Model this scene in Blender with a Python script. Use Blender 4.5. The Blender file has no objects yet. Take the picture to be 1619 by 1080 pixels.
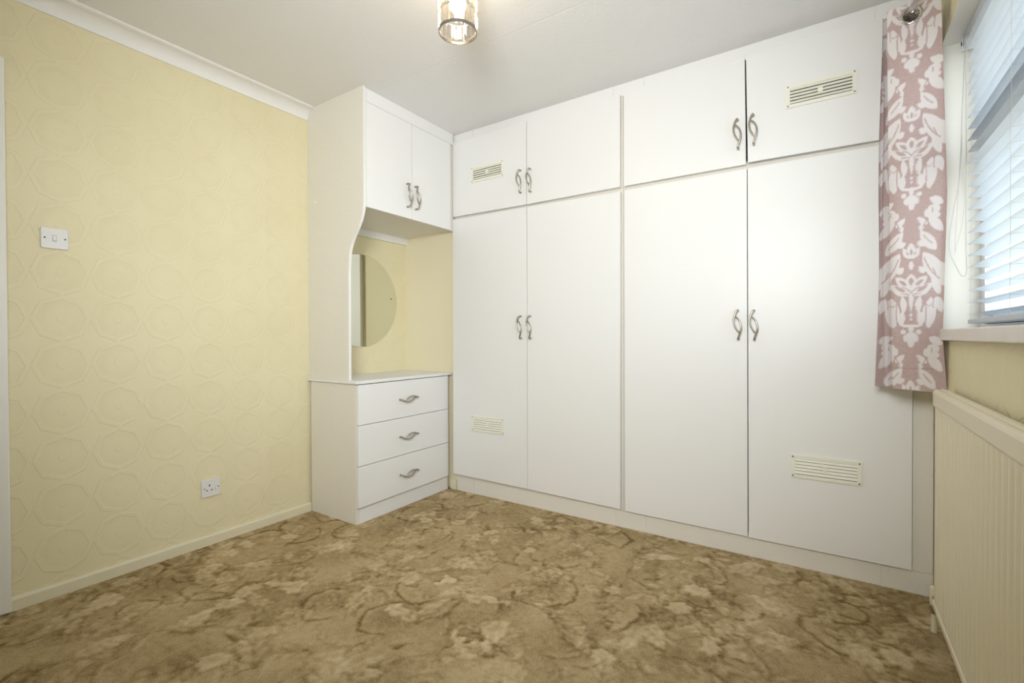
import bpy, math, random
import numpy as np
from mathutils import Matrix, Vector

random.seed(7)
rng = np.random.default_rng(7)
scene = bpy.context.scene
COL = scene.collection

# ------------------------------------------------------------------ camera
cam_data = bpy.data.cameras.new('camera')
cam_data.sensor_fit = 'HORIZONTAL'
cam_data.sensor_width = 36.0
cam_data.lens = 753.68 / 1619 * 36.0
cam_data.clip_start = 0.02
cam = bpy.data.objects.new('camera', cam_data)
COL.objects.link(cam)
Rm = Matrix(((0.83314928, -0.0021963, 0.5530438), (0.5530346, 0.01030635, -0.8330945), (-0.0038701, 0.9999445, 0.0098014)))
cam.matrix_world = Matrix.Translation((2.54814, -2.41790, 1.01556)) @ Rm.to_4x4()
scene.camera = cam

# ------------------------------------------------------------------ view and light
scene.view_settings.view_transform = 'Standard'
scene.view_settings.look = 'None'
scene.view_settings.exposure = 0.61
scene.view_settings.gamma = 1.0
scene.view_settings.use_curve_mapping = False

SKY = 3.7            # overcast sky outside the window
BULB = 38.0          # ceiling lamp bulb
FLASH = 128.0        # the photographer's flash gun above the camera
world = bpy.data.worlds.new('overcast_sky')
scene.world = world
world.use_nodes = True
wn, wl = world.node_tree.nodes, world.node_tree.links
wn.clear()
w_out = wn.new('ShaderNodeOutputWorld')
w_bg = wn.new('ShaderNodeBackground')
w_tc = wn.new('ShaderNodeTexCoord')
w_sep = wn.new('ShaderNodeSeparateXYZ')
w_ramp = wn.new('ShaderNodeValToRGB')
w_map = wn.new('ShaderNodeMapRange')
w_map.inputs['From Min'].default_value = -1.0
w_map.inputs['From Max'].default_value = 1.0
w_ramp.color_ramp.elements[0].position = 0.0
w_ramp.color_ramp.elements[0].color = (0.42, 0.42, 0.40, 1)
w_ramp.color_ramp.elements[1].position = 1.0
w_ramp.color_ramp.elements[1].color = (0.86, 0.94, 1.0, 1)
e = w_ramp.color_ramp.elements.new(0.47)
e.color = (0.50, 0.50, 0.48, 1)
e = w_ramp.color_ramp.elements.new(0.53)
e.color = (0.93, 0.97, 1.0, 1)
wl.new(w_tc.outputs['Generated'], w_sep.inputs[0])
wl.new(w_sep.outputs['Z'], w_map.inputs['Value'])
wl.new(w_map.outputs[0], w_ramp.inputs[0])
wl.new(w_ramp.outputs[0], w_bg.inputs['Color'])
w_bg.inputs['Strength'].default_value = SKY
wl.new(w_bg.outputs[0], w_out.inputs[0])


fl_data = bpy.data.lights.new('camera_flash', 'SPOT')
fl_data.energy = FLASH
fl_data.color = (0.95, 0.978, 1.0)
fl_data.spot_size = math.radians(114)
fl_data.spot_blend = 1.0
fl_data.shadow_soft_size = 0.28
flash = bpy.data.objects.new('camera_flash', fl_data)
COL.objects.link(flash)
flash.location = (2.36, -2.64, 1.62)
flash.rotation_euler = (Vector((0.95, 0.0, 1.42)) - flash.location).to_track_quat('-Z', 'Y').to_euler()


# ------------------------------------------------------------------ material helpers
class NT:
    def __init__(self, mat):
        self.t = mat.node_tree
        self.n, self.l = self.t.nodes, self.t.links

    def val(self, x, sock):
        if isinstance(x, (int, float)):
            sock.default_value = x
        else:
            self.l.new(x, sock)

    def m(self, op, a, b=0.0, c=None):
        nd = self.n.new('ShaderNodeMath')
        nd.operation = op
        self.val(a, nd.inputs[0])
        self.val(b, nd.inputs[1])
        if c is not None:
            self.val(c, nd.inputs[2])
        return nd.outputs[0]

    def step(self, x, lo, hi):
        nd = self.n.new('ShaderNodeMapRange')
        nd.interpolation_type = 'SMOOTHSTEP'
        self.val(x, nd.inputs['Value'])
        nd.inputs['From Min'].default_value = lo
        nd.inputs['From Max'].default_value = hi
        return nd.outputs[0]

    def noise(self, scale, detail=3, rough=0.55, vec=None):
        nd = self.n.new('ShaderNodeTexNoise')
        nd.inputs['Scale'].default_value = scale
        nd.inputs['Detail'].default_value = detail
        nd.inputs['Roughness'].default_value = rough
        if vec is not None:
            self.l.new(vec, nd.inputs['Vector'])
        return nd.outputs['Fac']

    def pos(self):
        return self.n.new('ShaderNodeNewGeometry').outputs['Position']

    def ramp(self, fac, stops):
        nd = self.n.new('ShaderNodeValToRGB')
        el = nd.color_ramp.elements
        el[0].position, el[0].color = stops[0][0], (*stops[0][1], 1)
        el[1].position, el[1].color = stops[-1][0], (*stops[-1][1], 1)
        for p, c in stops[1:-1]:
            k = el.new(p)
            k.color = (*c, 1)
        self.l.new(fac, nd.inputs[0])
        return nd.outputs[0]

    def bump(self, h, strength, dist):
        nd = self.n.new('ShaderNodeBump')
        nd.inputs['Strength'].default_value = strength
        nd.inputs['Distance'].default_value = dist
        self.l.new(h, nd.inputs['Height'])
        return nd.outputs[0]


def mat(name, col, rough=0.5, metal=0.0, bump=None, mottle=None, spec=0.5):
    m = bpy.data.materials.new(name)
    m.use_nodes = True
    t = NT(m)
    b = m.node_tree.nodes['Principled BSDF']
    b.inputs['Base Color'].default_value = (*col, 1)
    b.inputs['Roughness'].default_value = rough
    b.inputs['Metallic'].default_value = metal
    b.inputs['Specular IOR Level'].default_value = spec
    if bump:
        p = t.pos()
        t.l.new(t.bump(t.noise(bump[0], 4, 0.6, p), bump[1], bump[2]), b.inputs['Normal'])
    if mottle:
        p = t.pos()
        c = t.ramp(t.noise(mottle[0], 4, 0.6, p), [(0.3, tuple(x * (1 - mottle[1]) for x in col)), (0.7, tuple(min(1, x * (1 + mottle[1])) for x in col))])
        t.l.new(c, b.inputs['Base Color'])
    return m


M = {}
M['white'] = mat('white_laminate', (0.85, 0.85, 0.84), 0.40, bump=(90, 0.06, 0.001), spec=0.4)
M['white_bounce'] = mat('bounce_tinted_laminate', (0.82, 0.79, 0.725), 0.45, bump=(140, 0.10, 0.001), mottle=(160, 0.03))  # same white laminate, creamier to paint in bounce from the yellow walls
M['edge'] = mat('white_edging', (0.86, 0.85, 0.82), 0.4)
M['carcass'] = mat('carcass_board', (0.74, 0.70, 0.63), 0.5)
M['paint_white'] = mat('white_gloss_paint', (0.85, 0.84, 0.80), 0.35)
M['cornice'] = mat('cornice_paint', (0.86, 0.85, 0.83), 0.6)
M['skirt'] = mat('cream_gloss_paint', (0.80, 0.745, 0.56), 0.35)
M['niche'] = mat('smooth_cream_paint', (0.85, 0.78, 0.57), 0.75, bump=(60, 0.1, 0.001))
M['cream'] = mat('cream_plastic', (0.87, 0.86, 0.75), 0.35)
M['dark'] = mat('dark_void', (0.012, 0.012, 0.012), 0.8)
M['nickel'] = mat('brushed_nickel', (0.44, 0.40, 0.35), 0.34, metal=1.0, bump=(500, 0.1, 0.0005))
M['chrome'] = mat('chrome', (0.62, 0.61, 0.62), 0.12, metal=1.0)
M['bronze'] = mat('lamp_metal', (0.30, 0.27, 0.25), 0.3, metal=1.0)
M['mirror'] = mat('mirror_silver', (0.80, 0.81, 0.70), 0.015, metal=1.0)
M['plastic'] = mat('white_switch_plastic', (0.80, 0.79, 0.79), 0.25)
M['glow_label'] = mat('pale_green_label', (0.80, 0.83, 0.70), 0.4)
M['radiator'] = mat('radiator_enamel', (0.80, 0.735, 0.565), 0.35)
M['upvc'] = mat('white_upvc', (0.86, 0.87, 0.88), 0.3)
M['shade_strip'] = mat('shade_black', (0.03, 0.035, 0.04), 0.5)  # near-black for the shade painted in along the window base
M['sill'] = mat('sill_gloss_paint', (0.84, 0.80, 0.77), 0.3, mottle=(9, 0.04))
M['reveal'] = mat('reveal_emulsion', (0.82, 0.81, 0.74), 0.7, bump=(70, 0.08, 0.001))
M['cord'] = mat('white_cord', (0.66, 0.66, 0.63), 0.6)

# ceiling: fine textured paper
m = mat('textured_ceiling_paper', (0.87, 0.865, 0.86), 0.85)
t = NT(m)
p = t.pos()
sp = t.n.new('ShaderNodeSeparateXYZ')
t.l.new(p, sp.inputs[0])
seam = t.m('MULTIPLY', t.step(t.m('ABSOLUTE', t.m('ADD', sp.outputs['Y'], 0.66)), 0.0, 0.006), 0.5)
h = t.m('ADD', t.m('MULTIPLY', t.noise(120, 5, 0.65, p), 1.0), t.m('ADD', t.m('MULTIPLY', t.noise(45, 3, 0.6, p), 0.6), seam))
t.l.new(t.bump(h, 0.55, 0.004), m.node_tree.nodes['Principled BSDF'].inputs['Normal'])
M['ceiling'] = m


def wallpaper():
    mm = mat('embossed_wallpaper', (0.80, 0.71, 0.47), 0.62)
    t = NT(mm)
    b = mm.node_tree.nodes['Principled BSDF']
    s = t.n.new('ShaderNodeSeparateXYZ')
    p = t.pos()
    t.l.new(p, s.inputs[0])
    u = t.m('DIVIDE', t.m('ADD', t.m('ADD', s.outputs['X'], s.outputs['Y']), 1.465), 0.1805)
    v = t.m('DIVIDE', t.m('ADD', s.outputs['Z'], -0.357), 0.1845)
    fu = t.m('SUBTRACT', t.m('FRACT', t.m('ADD', u, 100.5)), 0.5)
    fv = t.m('SUBTRACT', t.m('FRACT', t.m('ADD', v, 100.5)), 0.5)
    a, c = t.m('ABSOLUTE', fu), t.m('ABSOLUTE', fv)
    d1 = t.m('ADD', t.m('MULTIPLY', a, 0.9239), t.m('MULTIPLY', c, 0.3827))
    d2 = t.m('ADD', t.m('MULTIPLY', a, 0.3827), t.m('MULTIPLY', c, 0.9239))
    d = t.m('MAXIMUM', d1, d2)
    r = t.m('SQRT', t.m('ADD', t.m('MULTIPLY', fu, fu), t.m('MULTIPLY', fv, fv)))
    band = t.m('MULTIPLY', t.step(d, 0.375, 0.392), t.m('SUBTRACT', 1.0, t.step(d, 0.462, 0.478)))
    hub = t.m('SUBTRACT', 1.0, t.step(r, 0.075, 0.092))
    ang = t.m('ARCTAN2', fv, fu)
    ribs = t.m('MULTIPLY', t.m('SINE', t.m('MULTIPLY', ang, 64.0)), t.m('MULTIPLY', t.step(r, 0.22, 0.31), t.m('SUBTRACT', 1.0, t.step(d, 0.36, 0.375))))
    h = t.m('ADD', t.m('ADD', band, t.m('MULTIPLY', hub, 0.8)), t.m('MULTIPLY', ribs, 0.22))
    h = t.m('ADD', h, t.m('MULTIPLY', t.noise(220, 3, 0.6, p), 0.35))
    t.l.new(t.bump(h, 0.55, 0.0022), b.inputs['Normal'])
    tone = t.ramp(t.noise(2.2, 3, 0.5, p), [(0.3, (0.785, 0.712, 0.470)), (0.7, (0.82, 0.752, 0.515))])
    t.l.new(tone, b.inputs['Base Color'])
    return mm


M['wallpaper'] = wallpaper()


def carpet_material():
    mm = mat('sculpted_carpet', (0.4, 0.3, 0.17), 0.95, spec=0.1)
    t = NT(mm)
    b = mm.node_tree.nodes['Principled BSDF']
    at = t.n.new('ShaderNodeAttribute')
    at.attribute_name = 'tone'
    p = t.pos()
    fine = t.m('MULTIPLY', t.m('SUBTRACT', t.noise(300, 3, 0.75, p), 0.5), 0.95)
    mid = t.m('MULTIPLY', t.m('SUBTRACT', t.noise(30, 5, 0.7, p), 0.5), 0.55)
    tone = t.m('ADD', at.outputs['Fac'], t.m('ADD', fine, mid))
    c = t.ramp(tone, [(0.0, (0.19, 0.125, 0.052)), (0.22, (0.35, 0.250, 0.120)), (0.45, (0.54, 0.410, 0.225)), (0.72, (0.70, 0.560, 0.350)), (1.0, (0.83, 0.70, 0.49))])
    t.l.new(c, b.inputs['Base Color'])
    hh = t.m('ADD', t.noise(380, 3, 0.7, p), t.m('MULTIPLY', t.noise(120, 3, 0.6, p), 0.8))
    t.l.new(t.bump(hh, 0.7, 0.006), b.inputs['Normal'])
    return mm


M['carpet'] = carpet_material()


def curtain_material():
    mm = mat('damask_cotton', (0.6, 0.45, 0.43), 0.85, spec=0.15)
    t = NT(mm)
    b = mm.node_tree.nodes['Principled BSDF']
    at = t.n.new('ShaderNodeAttribute')
    at.attribute_name = 'motif'
    mp = t.n.new('ShaderNodeMapping')
    mp.inputs['Scale'].default_value = (90, 90, 900)
    p = t.pos()
    t.l.new(p, mp.inputs['Vector'])
    slub = t.noise(1.0, 3, 0.6, mp.outputs[0])
    base = t.ramp(slub, [(0.3, (0.50, 0.36, 0.34)), (0.7, (0.64, 0.50, 0.485))])
    mix = t.n.new('ShaderNodeMix')
    mix.data_type = 'RGBA'
    t.l.new(at.outputs['Fac'], mix.inputs['Factor'])
    t.l.new(base, mix.inputs['A'])
    mix.inputs['B'].default_value = (0.84, 0.79, 0.785, 1)
    t.l.new(mix.outputs['Result'], b.inputs['Base Color'])
    t.l.new(t.bump(slub, 0.15, 0.001), b.inputs['Normal'])
    tr = t.n.new('ShaderNodeBsdfTranslucent')
    t.l.new(mix.outputs['Result'], tr.inputs['Color'])
    ms = t.n.new('ShaderNodeMixShader')
    ms.inputs[0].default_value = 0.12
    t.l.new(b.outputs[0], ms.inputs[1])
    t.l.new(tr.outputs[0], ms.inputs[2])
    out = [n for n in t.n if n.type == 'OUTPUT_MATERIAL'][0]
    t.l.new(ms.outputs[0], out.inputs[0])
    return mm


M['curtain'] = curtain_material()


def slat_material():
    mm = mat('white_slat', (0.84, 0.86, 0.88), 0.35)
    t = NT(mm)
    b = mm.node_tree.nodes['Principled BSDF']
    tr = t.n.new('ShaderNodeBsdfTranslucent')
    tr.inputs['Color'].default_value = (0.80, 0.88, 0.96, 1)
    ms = t.n.new('ShaderNodeMixShader')
    ms.inputs[0].default_value = 0.35
    t.l.new(b.outputs[0], ms.inputs[1])
    t.l.new(tr.outputs[0], ms.inputs[2])
    out = [n for n in t.n if n.type == 'OUTPUT_MATERIAL'][0]
    t.l.new(ms.outputs[0], out.inputs[0])
    return mm


M['slat'] = slat_material()


def clear_material(name, tint, gloss_min, diffuse, refl=1.0):
    mm = bpy.data.materials.new(name)
    mm.use_nodes = True
    t = NT(mm)
    t.n.clear()
    out = t.n.new('ShaderNodeOutputMaterial')
    tp = t.n.new('ShaderNodeBsdfTransparent')
    tp.inputs[0].default_value = (*tint, 1)
    gl = t.n.new('ShaderNodeBsdfGlossy')
    gl.inputs['Roughness'].default_value = 0.05
    fr = t.n.new('ShaderNodeFresnel')
    fr.inputs['IOR'].default_value = 1.5
    ms = t.n.new('ShaderNodeMixShader')
    t.l.new(t.m('ADD', t.m('MULTIPLY', fr.outputs[0], refl), gloss_min), ms.inputs[0])
    t.l.new(tp.outputs[0], ms.inputs[1])
    t.l.new(gl.outputs[0], ms.inputs[2])
    last = ms.outputs[0]
    if diffuse:
        tl = t.n.new('ShaderNodeBsdfTranslucent')
        tl.inputs['Color'].default_value = (0.95, 0.9, 0.8, 1)
        m2 = t.n.new('ShaderNodeMixShader')
        m2.inputs[0].default_value = diffuse
        t.l.new(last, m2.inputs[1])
        t.l.new(tl.outputs[0], m2.inputs[2])
        last = m2.outputs[0]
    t.l.new(last, out.inputs[0])
    return mm


M['glass'] = clear_material('window_glass', (0.96, 0.98, 0.98), 0.0, 0, 0.3)
M['crystal'] = clear_material('crystal_glass', (0.88, 0.86, 0.83), 0.0, 0.045, 0.7)

m = bpy.data.materials.new('lit_bulb')
m.use_nodes = True
t = NT(m)
t.n.clear()
o_ = t.n.new('ShaderNodeOutputMaterial')
em = t.n.new('ShaderNodeEmission')
em.inputs['Color'].default_value = (1.0, 0.80, 0.54, 1)
em.inputs['Strength'].default_value = BULB
t.l.new(em.outputs[0], o_.inputs[0])
M['bulb'] = m


# ------------------------------------------------------------------ mesh helpers
def wpos(o):
    v = Vector((0, 0, 0))
    while o is not None:
        v = v + o.location
        o = o.parent
    return v


class MB:
    def __init__(self):
        self.v, self.f = [], []

    def add(self, vs, fs):
        n = len(self.v)
        self.v += [tuple(map(float, x)) for x in vs]
        self.f += [tuple(i + n for i in q) for q in fs]
        return self

    def box(self, x0, x1, y0, y1, z0, z1):
        return self.add([(x0, y0, z0), (x1, y0, z0), (x1, y1, z0), (x0, y1, z0), (x0, y0, z1), (x1, y0, z1), (x1, y1, z1), (x0, y1, z1)],
                        [(0, 3, 2, 1), (4, 5, 6, 7), (0, 1, 5, 4), (1, 2, 6, 5), (2, 3, 7, 6), (3, 0, 4, 7)])

    def prism(self, poly, axis, a, b):
        """poly: 2-D points extruded along AXIS from a to b (other two coordinates in xyz order)."""
        n = len(poly)
        vs = []
        for w in (a, b):
            for (p, q) in poly:
                c = [p, q]
                c.insert(axis, w)
                vs.append(c)
        fs = [tuple(range(n))[::-1], tuple(range(n, 2 * n))]
        fs += [(i, (i + 1) % n, n + (i + 1) % n, n + i) for i in range(n)]
        return self.add(vs, fs)

    def hexa(self, q, y0, y1):
        """q: four (x, z) corners in order TL, TR, BR, BL; y0 front, y1 back."""
        vs = [(x, y0, z) for x, z in q] + [(x, y1, z) for x, z in q]
        return self.add(vs, [(0, 1, 2, 3)[::-1], (4, 5, 6, 7), (0, 4, 5, 1)[::-1], (1, 5, 6, 2)[::-1], (2, 6, 7, 3)[::-1], (3, 7, 4, 0)[::-1]])

    def tube(self, path, r, seg=10, flat=1.0, caps=True):
        P = [Vector(p) for p in path]
        rr = r if isinstance(r, (list, tuple)) else [r] * len(P)
        rings = []
        ref = None
        for i, p in enumerate(P):
            d = (P[min(i + 1, len(P) - 1)] - P[max(i - 1, 0)]).normalized()
            if ref is None:
                ref = Vector((0, 0, 1)) if abs(d.z) < 0.9 else Vector((0, 1, 0))
            a = d.cross(ref)
            if a.length < 1e-4:
                a = d.cross(Vector((1, 0, 0)))
            a.normalize()
            b = a.cross(d).normalized()
            ref = b
            rings.append([p + (a * math.cos(2 * math.pi * k / seg) + b * math.sin(2 * math.pi * k / seg) * flat) * rr[i] for k in range(seg)])
        vs = [v for ring in rings for v in ring]
        fs = []
        for i in range(len(P) - 1):
            for k in range(seg):
                k2 = (k + 1) % seg
                fs.append((i * seg + k, i * seg + k2, (i + 1) * seg + k2, (i + 1) * seg + k))
        if caps:
            fs.append(tuple(range(seg))[::-1])
            fs.append(tuple(range((len(P) - 1) * seg, len(P) * seg)))
        return self.add(vs, fs)

    def lathe(self, prof, c, axis='z', seg=32, close=False):
        """prof: (radius, height) list around an axis through c."""
        vs = []
        for r, h in prof:
            for k in range(seg):
                a = 2 * math.pi * k / seg
                x, y = r * math.cos(a), r * math.sin(a)
                if axis == 'z':
                    vs.append((c[0] + x, c[1] + y, c[2] + h))
                elif axis == 'y':
                    vs.append((c[0] + x, c[1] + h, c[2] + y))
                else:
                    vs.append((c[0] + h, c[1] + x, c[2] + y))
        fs = []
        n = len(prof)
        for i in range(n if close else n - 1):
            j = (i + 1) % n
            for k in range(seg):
                k2 = (k + 1) % seg
                fs.append((i * seg + k, i * seg + k2, j * seg + k2, j * seg + k))
        if not close:
            fs.append(tuple(range(seg))[::-1])
            fs.append(tuple(range((n - 1) * seg, n * seg)))
        return self.add(vs, fs)

    def mesh(self, name, material, off=Vector((0, 0, 0))):
        me = bpy.data.meshes.new(name)
        me.from_pydata([(x - off.x, y - off.y, z - off.z) for x, y, z in self.v], [], self.f)
        me.materials.append(M[material])
        import bmesh
        bm = bmesh.new()
        bm.from_mesh(me)
        bmesh.ops.recalc_face_normals(bm, faces=bm.faces)
        bm.to_mesh(me)
        bm.free()
        return me

    def build(self, name, material, parent=None, smooth=False, bevel=0.0, loc=None):
        off = wpos(parent) if parent is not None else Vector(loc or (0, 0, 0))
        me = self.mesh(name, material, off)
        o = bpy.data.objects.new(name, me)
        COL.objects.link(o)
        if parent is not None:
            o.parent = parent
        else:
            o.location = off
        if smooth:
            me.polygons.foreach_set('use_smooth', [True] * len(me.polygons))
        if bevel:
            b = o.modifiers.new('bevel', 'BEVEL')
            b.width = bevel
            b.segments = 2
            b.limit_method = 'ANGLE'
        return o


def put(me, name, parent, world, rot=(0, 0, 0)):
    """a copy sharing mesh data, placed at a world point under PARENT."""
    o = bpy.data.objects.new(name, me)
    COL.objects.link(o)
    o.parent = parent
    o.location = Vector(world) - wpos(parent)
    o.rotation_euler = rot
    return o


def tag(o, label, cat, group=None):
    o['label'] = label
    o['category'] = cat
    if group:
        o['group'] = group
    return o


def thing(name, loc, label, cat, group=None):
    o = bpy.data.objects.new(name, None)
    COL.objects.link(o)
    o.location = loc
    return tag(o, label, cat, group)


def structure(o, label=None, cat=None):
    o['kind'] = 'structure'
    if label:
        o['label'] = label
    if cat:
        o['category'] = cat
    return o


# ------------------------------------------------------------------ room shell
H = 2.35
XR = 2.891          # inner face of the window wall
YN = 0.035          # face of the wall end beside the wardrobes
YF = -2.90          # wall behind the camera
WY0, WY1 = -0.07, -2.02   # window opening
WZ0, WZ1 = 1.036, 2.075

structure(MB().box(-0.1, 3.2, YF - 0.1, 0.75, H, H + 0.1).build('ceiling', 'ceiling'), 'white ceiling with fine textured paper', 'ceiling')
structure(MB().box(-0.1, 0.0, YF - 0.1, 0.75, 0, H).build('wall_left', 'wallpaper'), 'cream wall papered in embossed octagon wheels, beside the drawer unit', 'wall')
structure(MB().box(0.0, 0.4795, YN, YN + 0.1, 0, H).box(0.0, 3.2, 0.65, 0.75, 0, H).build('wall_back', 'niche'), 'smooth cream wall at the end of the vanity niche', 'wall')
structure(MB().box(0.0, 3.2, YF - 0.1, YF, 0, H).build('wall_front', 'wallpaper'), 'cream papered wall facing the wardrobes', 'wall')
XO = 3.2
wr = MB().box(XR, XO, WY0, 0.65, 0, H).box(XR, XO, YF, WY1, 0, H).box(XR, XO, WY1, WY0, 0, 0.998).box(XR, XO, WY1, WY0, WZ1, H)
structure(wr.build('wall_right', 'wallpaper'), 'yellow papered wall around the window, above the radiator', 'wall')


# carpet: a dense sheet whose pile tone and height come from stamped leaf and petal shapes
def carpet():
    st = 0.0045
    xs = np.arange(-0.002, XR + 0.002 + st, st)
    ys = np.arange(YF, 0.03, st)
    X, Y = np.meshgrid(xs, ys)
    T = np.full(X.shape, 0.40)
    # soft large blotches
    def field(n, amp, s0, s1):
        F = np.zeros_like(X)
        for _ in range(n):
            k = rng.uniform(s0, s1)
            a = rng.uniform(0, 2 * np.pi)
            F += np.sin((X * np.cos(a) + Y * np.sin(a)) * k + rng.uniform(0, 6.3))
        return amp * F / np.sqrt(n)
    T += field(10, 0.05, 8, 30)
    wx, wy = field(8, 0.009, 20, 60) + field(12, 0.004, 80, 220), field(8, 0.009, 20, 60) + field(12, 0.004, 80, 220)
    XX, YY = X + wx, Y + wy

    def window(cx, cy, r):
        i0, i1 = np.searchsorted(ys, [cy - r, cy + r])
        j0, j1 = np.searchsorted(xs, [cx - r, cx + r])
        return slice(max(i0, 0), max(i1, 0)), slice(max(j0, 0), max(j1, 0))

    def local(cx, cy, ang, r):
        w = window(cx, cy, r)
        dx, dy = XX[w] - cx, YY[w] - cy
        return w, dx * math.cos(ang) + dy * math.sin(ang), -dx * math.sin(ang) + dy * math.cos(ang)

    def leaf(cx, cy, ang, L, Wd, curv, tone, lobes):
        w, s, q = local(cx, cy, ang, L * 1.25)
        if s.size == 0:
            return
        u = s / L
        q = q - curv * s * s / L
        uc = np.clip(u, 0, 1)
        half = Wd * np.sin(np.pi * uc ** 0.75) ** 0.8 * (1 + 0.22 * np.cos(2 * np.pi * lobes * uc + np.sign(q) * 0.8))
        d = half - np.abs(q)
        inside = (u > 0) & (u < 1)
        mask = np.clip(d / 0.013, 0, 1) * inside
        shade = tone * (0.55 + 0.6 * uc) + 0.10 * np.clip(q / Wd, -1, 1)
        vein = np.exp(-(q / 0.005) ** 2) * 0.16
        obl = 0.10 * np.sin((np.abs(q) * 0.9 - s) * 2 * np.pi / (L / lobes))
        body = shade - vein + obl
        T[w] = T[w] * (1 - mask * 0.62) + body * mask * 0.62
        rim = np.exp(-((d + 0.004) / 0.0045) ** 2) * inside * (q < 0.3 * Wd)
        T[w] -= 0.09 * rim

    def curl(cx, cy, ang, R, a0, a1, wd, dk):
        w = window(cx, cy, R * 1.3)
        dx, dy = XX[w] - cx, YY[w] - cy
        if dx.size == 0:
            return
        a = (np.arctan2(dy, dx) - ang) % (2 * np.pi)
        rr = np.hypot(dx, dy)
        rad = R * (1 - 0.35 * a / (2 * np.pi))
        fade = np.clip(np.minimum(a - a0, a1 - a) / 0.35, 0, 1)
        T[w] -= dk * np.exp(-((rr - rad) / wd) ** 2) * fade
        T[w] += 0.05 * np.exp(-((rr - rad * 0.86) / (wd * 2.6)) ** 2) * fade

    def flower(cx, cy, R, tone, n):
        w = window(cx, cy, R * 1.3)
        dx, dy = XX[w] - cx, YY[w] - cy
        if dx.size == 0:
            return
        a = np.arctan2(dy, dx)
        rr = np.hypot(dx, dy)
        rad = R * (0.72 + 0.28 * np.abs(np.cos(n * a / 2 + cx * 40)))
        m_ = np.clip((rad - rr) / 0.012, 0, 1)
        body = tone * (0.70 + 0.35 * rr / R) - 0.12 * np.exp(-(np.sin(n * a / 2 + cx * 40) / 0.18) ** 2)
        T[w] = T[w] * (1 - 0.65 * m_) + body * m_ * 0.65
        T[w] -= 0.10 * np.exp(-((rr - rad - 0.003) / 0.004) ** 2) * (np.sin(a + cx * 9) > -0.2)

    pts = []
    tries = 0
    while len(pts) < 190 and tries < 9000:
        tries += 1
        c = (rng.uniform(-0.1, 3.0), rng.uniform(-2.9, 0.1))
        if all((c[0] - q[0]) ** 2 + (c[1] - q[1]) ** 2 > 0.145 ** 2 for q in pts):
            pts.append(c)
    for cx, cy in pts:                       # darker ground foliage
        leaf(cx, cy, rng.uniform(0, 6.3), rng.uniform(0.16, 0.30), rng.uniform(0.03, 0.06), rng.uniform(-0.6, 0.6), rng.uniform(0.38, 0.55), int(rng.integers(4, 7)))
    for cx, cy in pts[::2]:                  # curled stems
        curl(cx + rng.uniform(-.1, .1), cy + rng.uniform(-.1, .1), rng.uniform(0, 6.3), rng.uniform(0.06, 0.15), 0.0, rng.uniform(2.2, 4.6), rng.uniform(0.004, 0.008), rng.uniform(0.16, 0.30))
    for k, (cx, cy) in enumerate(pts):       # light leaves and blossoms
        ang = rng.uniform(0, 6.3)
        if k % 3 == 0:
            R = rng.uniform(0.03, 0.06)
            flower(cx, cy, R, rng.uniform(0.75, 0.92), int(rng.integers(5, 8)))
            for j in range(int(rng.integers(2, 4))):
                a2 = ang + j * 1.3
                leaf(cx + math.cos(a2) * R * 0.9, cy + math.sin(a2) * R * 0.9, a2, rng.uniform(0.07, 0.14), rng.uniform(0.02, 0.035), rng.uniform(-.5, .5), rng.uniform(0.55, 0.75), 3)
        elif k % 3 == 1:
            for j in range(int(rng.integers(2, 4))):
                leaf(cx, cy, ang + (j - 1) * 0.75, rng.uniform(0.11, 0.22), rng.uniform(0.025, 0.05), rng.uniform(-.7, .7), rng.uniform(0.62, 0.90), int(rng.integers(3, 6)))
        else:
            leaf(cx, cy, ang, rng.uniform(0.14, 0.24), rng.uniform(0.035, 0.06), rng.uniform(-.6, .6), rng.uniform(0.55, 0.85), int(rng.integers(4, 6)))
    for _ in range(420):                     # small light petals in loose sprays
        cx, cy, a = rng.uniform(-0.1, 3.0), rng.uniform(-2.9, 0.1), rng.uniform(0, 6.3)
        for j in range(int(rng.integers(2, 5))):
            leaf(cx + 0.02 * j * math.cos(a), cy + 0.02 * j * math.sin(a), a + rng.uniform(-0.9, 0.9), rng.uniform(0.04, 0.10), rng.uniform(0.010, 0.022), rng.uniform(-.6, .6), rng.uniform(0.50, 0.86), int(rng.integers(2, 4)))
    for _ in range(230):                     # thin dark vein strokes
        curl(rng.uniform(-0.1, 3.0), rng.uniform(-2.9, 0.1), rng.uniform(0, 6.3), rng.uniform(0.03, 0.16), 0.0, rng.uniform(0.7, 1.7), rng.uniform(0.003, 0.007), rng.uniform(0.10, 0.26))
    T = np.clip(0.46 + (T - 0.44) * 1.5, 0.02, 0.98)
    T = (T + np.roll(T, 1, 0) + np.roll(T, 1, 1) + np.roll(T, -1, 0) + np.roll(T, -1, 1)) / 5
    Z = -0.006 + 0.005 * T + rng.normal(0, 0.0009, T.shape)
    ny, nx = X.shape
    me = bpy.data.meshes.new('floor')
    vs = np.stack([X, Y, Z], -1).reshape(-1, 3).astype(np.float32)
    idx = np.arange(ny * nx).reshape(ny, nx)
    quads = np.stack([idx[:-1, :-1], idx[:-1, 1:], idx[1:, 1:], idx[1:, :-1]], -1).reshape(-1, 4)
    grid_mesh(me, vs, quads)
    at = me.attributes.new('tone', 'FLOAT', 'POINT')
    at.data.foreach_set('value', T.reshape(-1).astype(np.float32))
    me.materials.append(M['carpet'])
    o = bpy.data.objects.new('floor', me)
    COL.objects.link(o)
    return structure(o, 'brown and beige sculpted carpet with leaf and blossom pattern', 'carpet')


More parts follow.
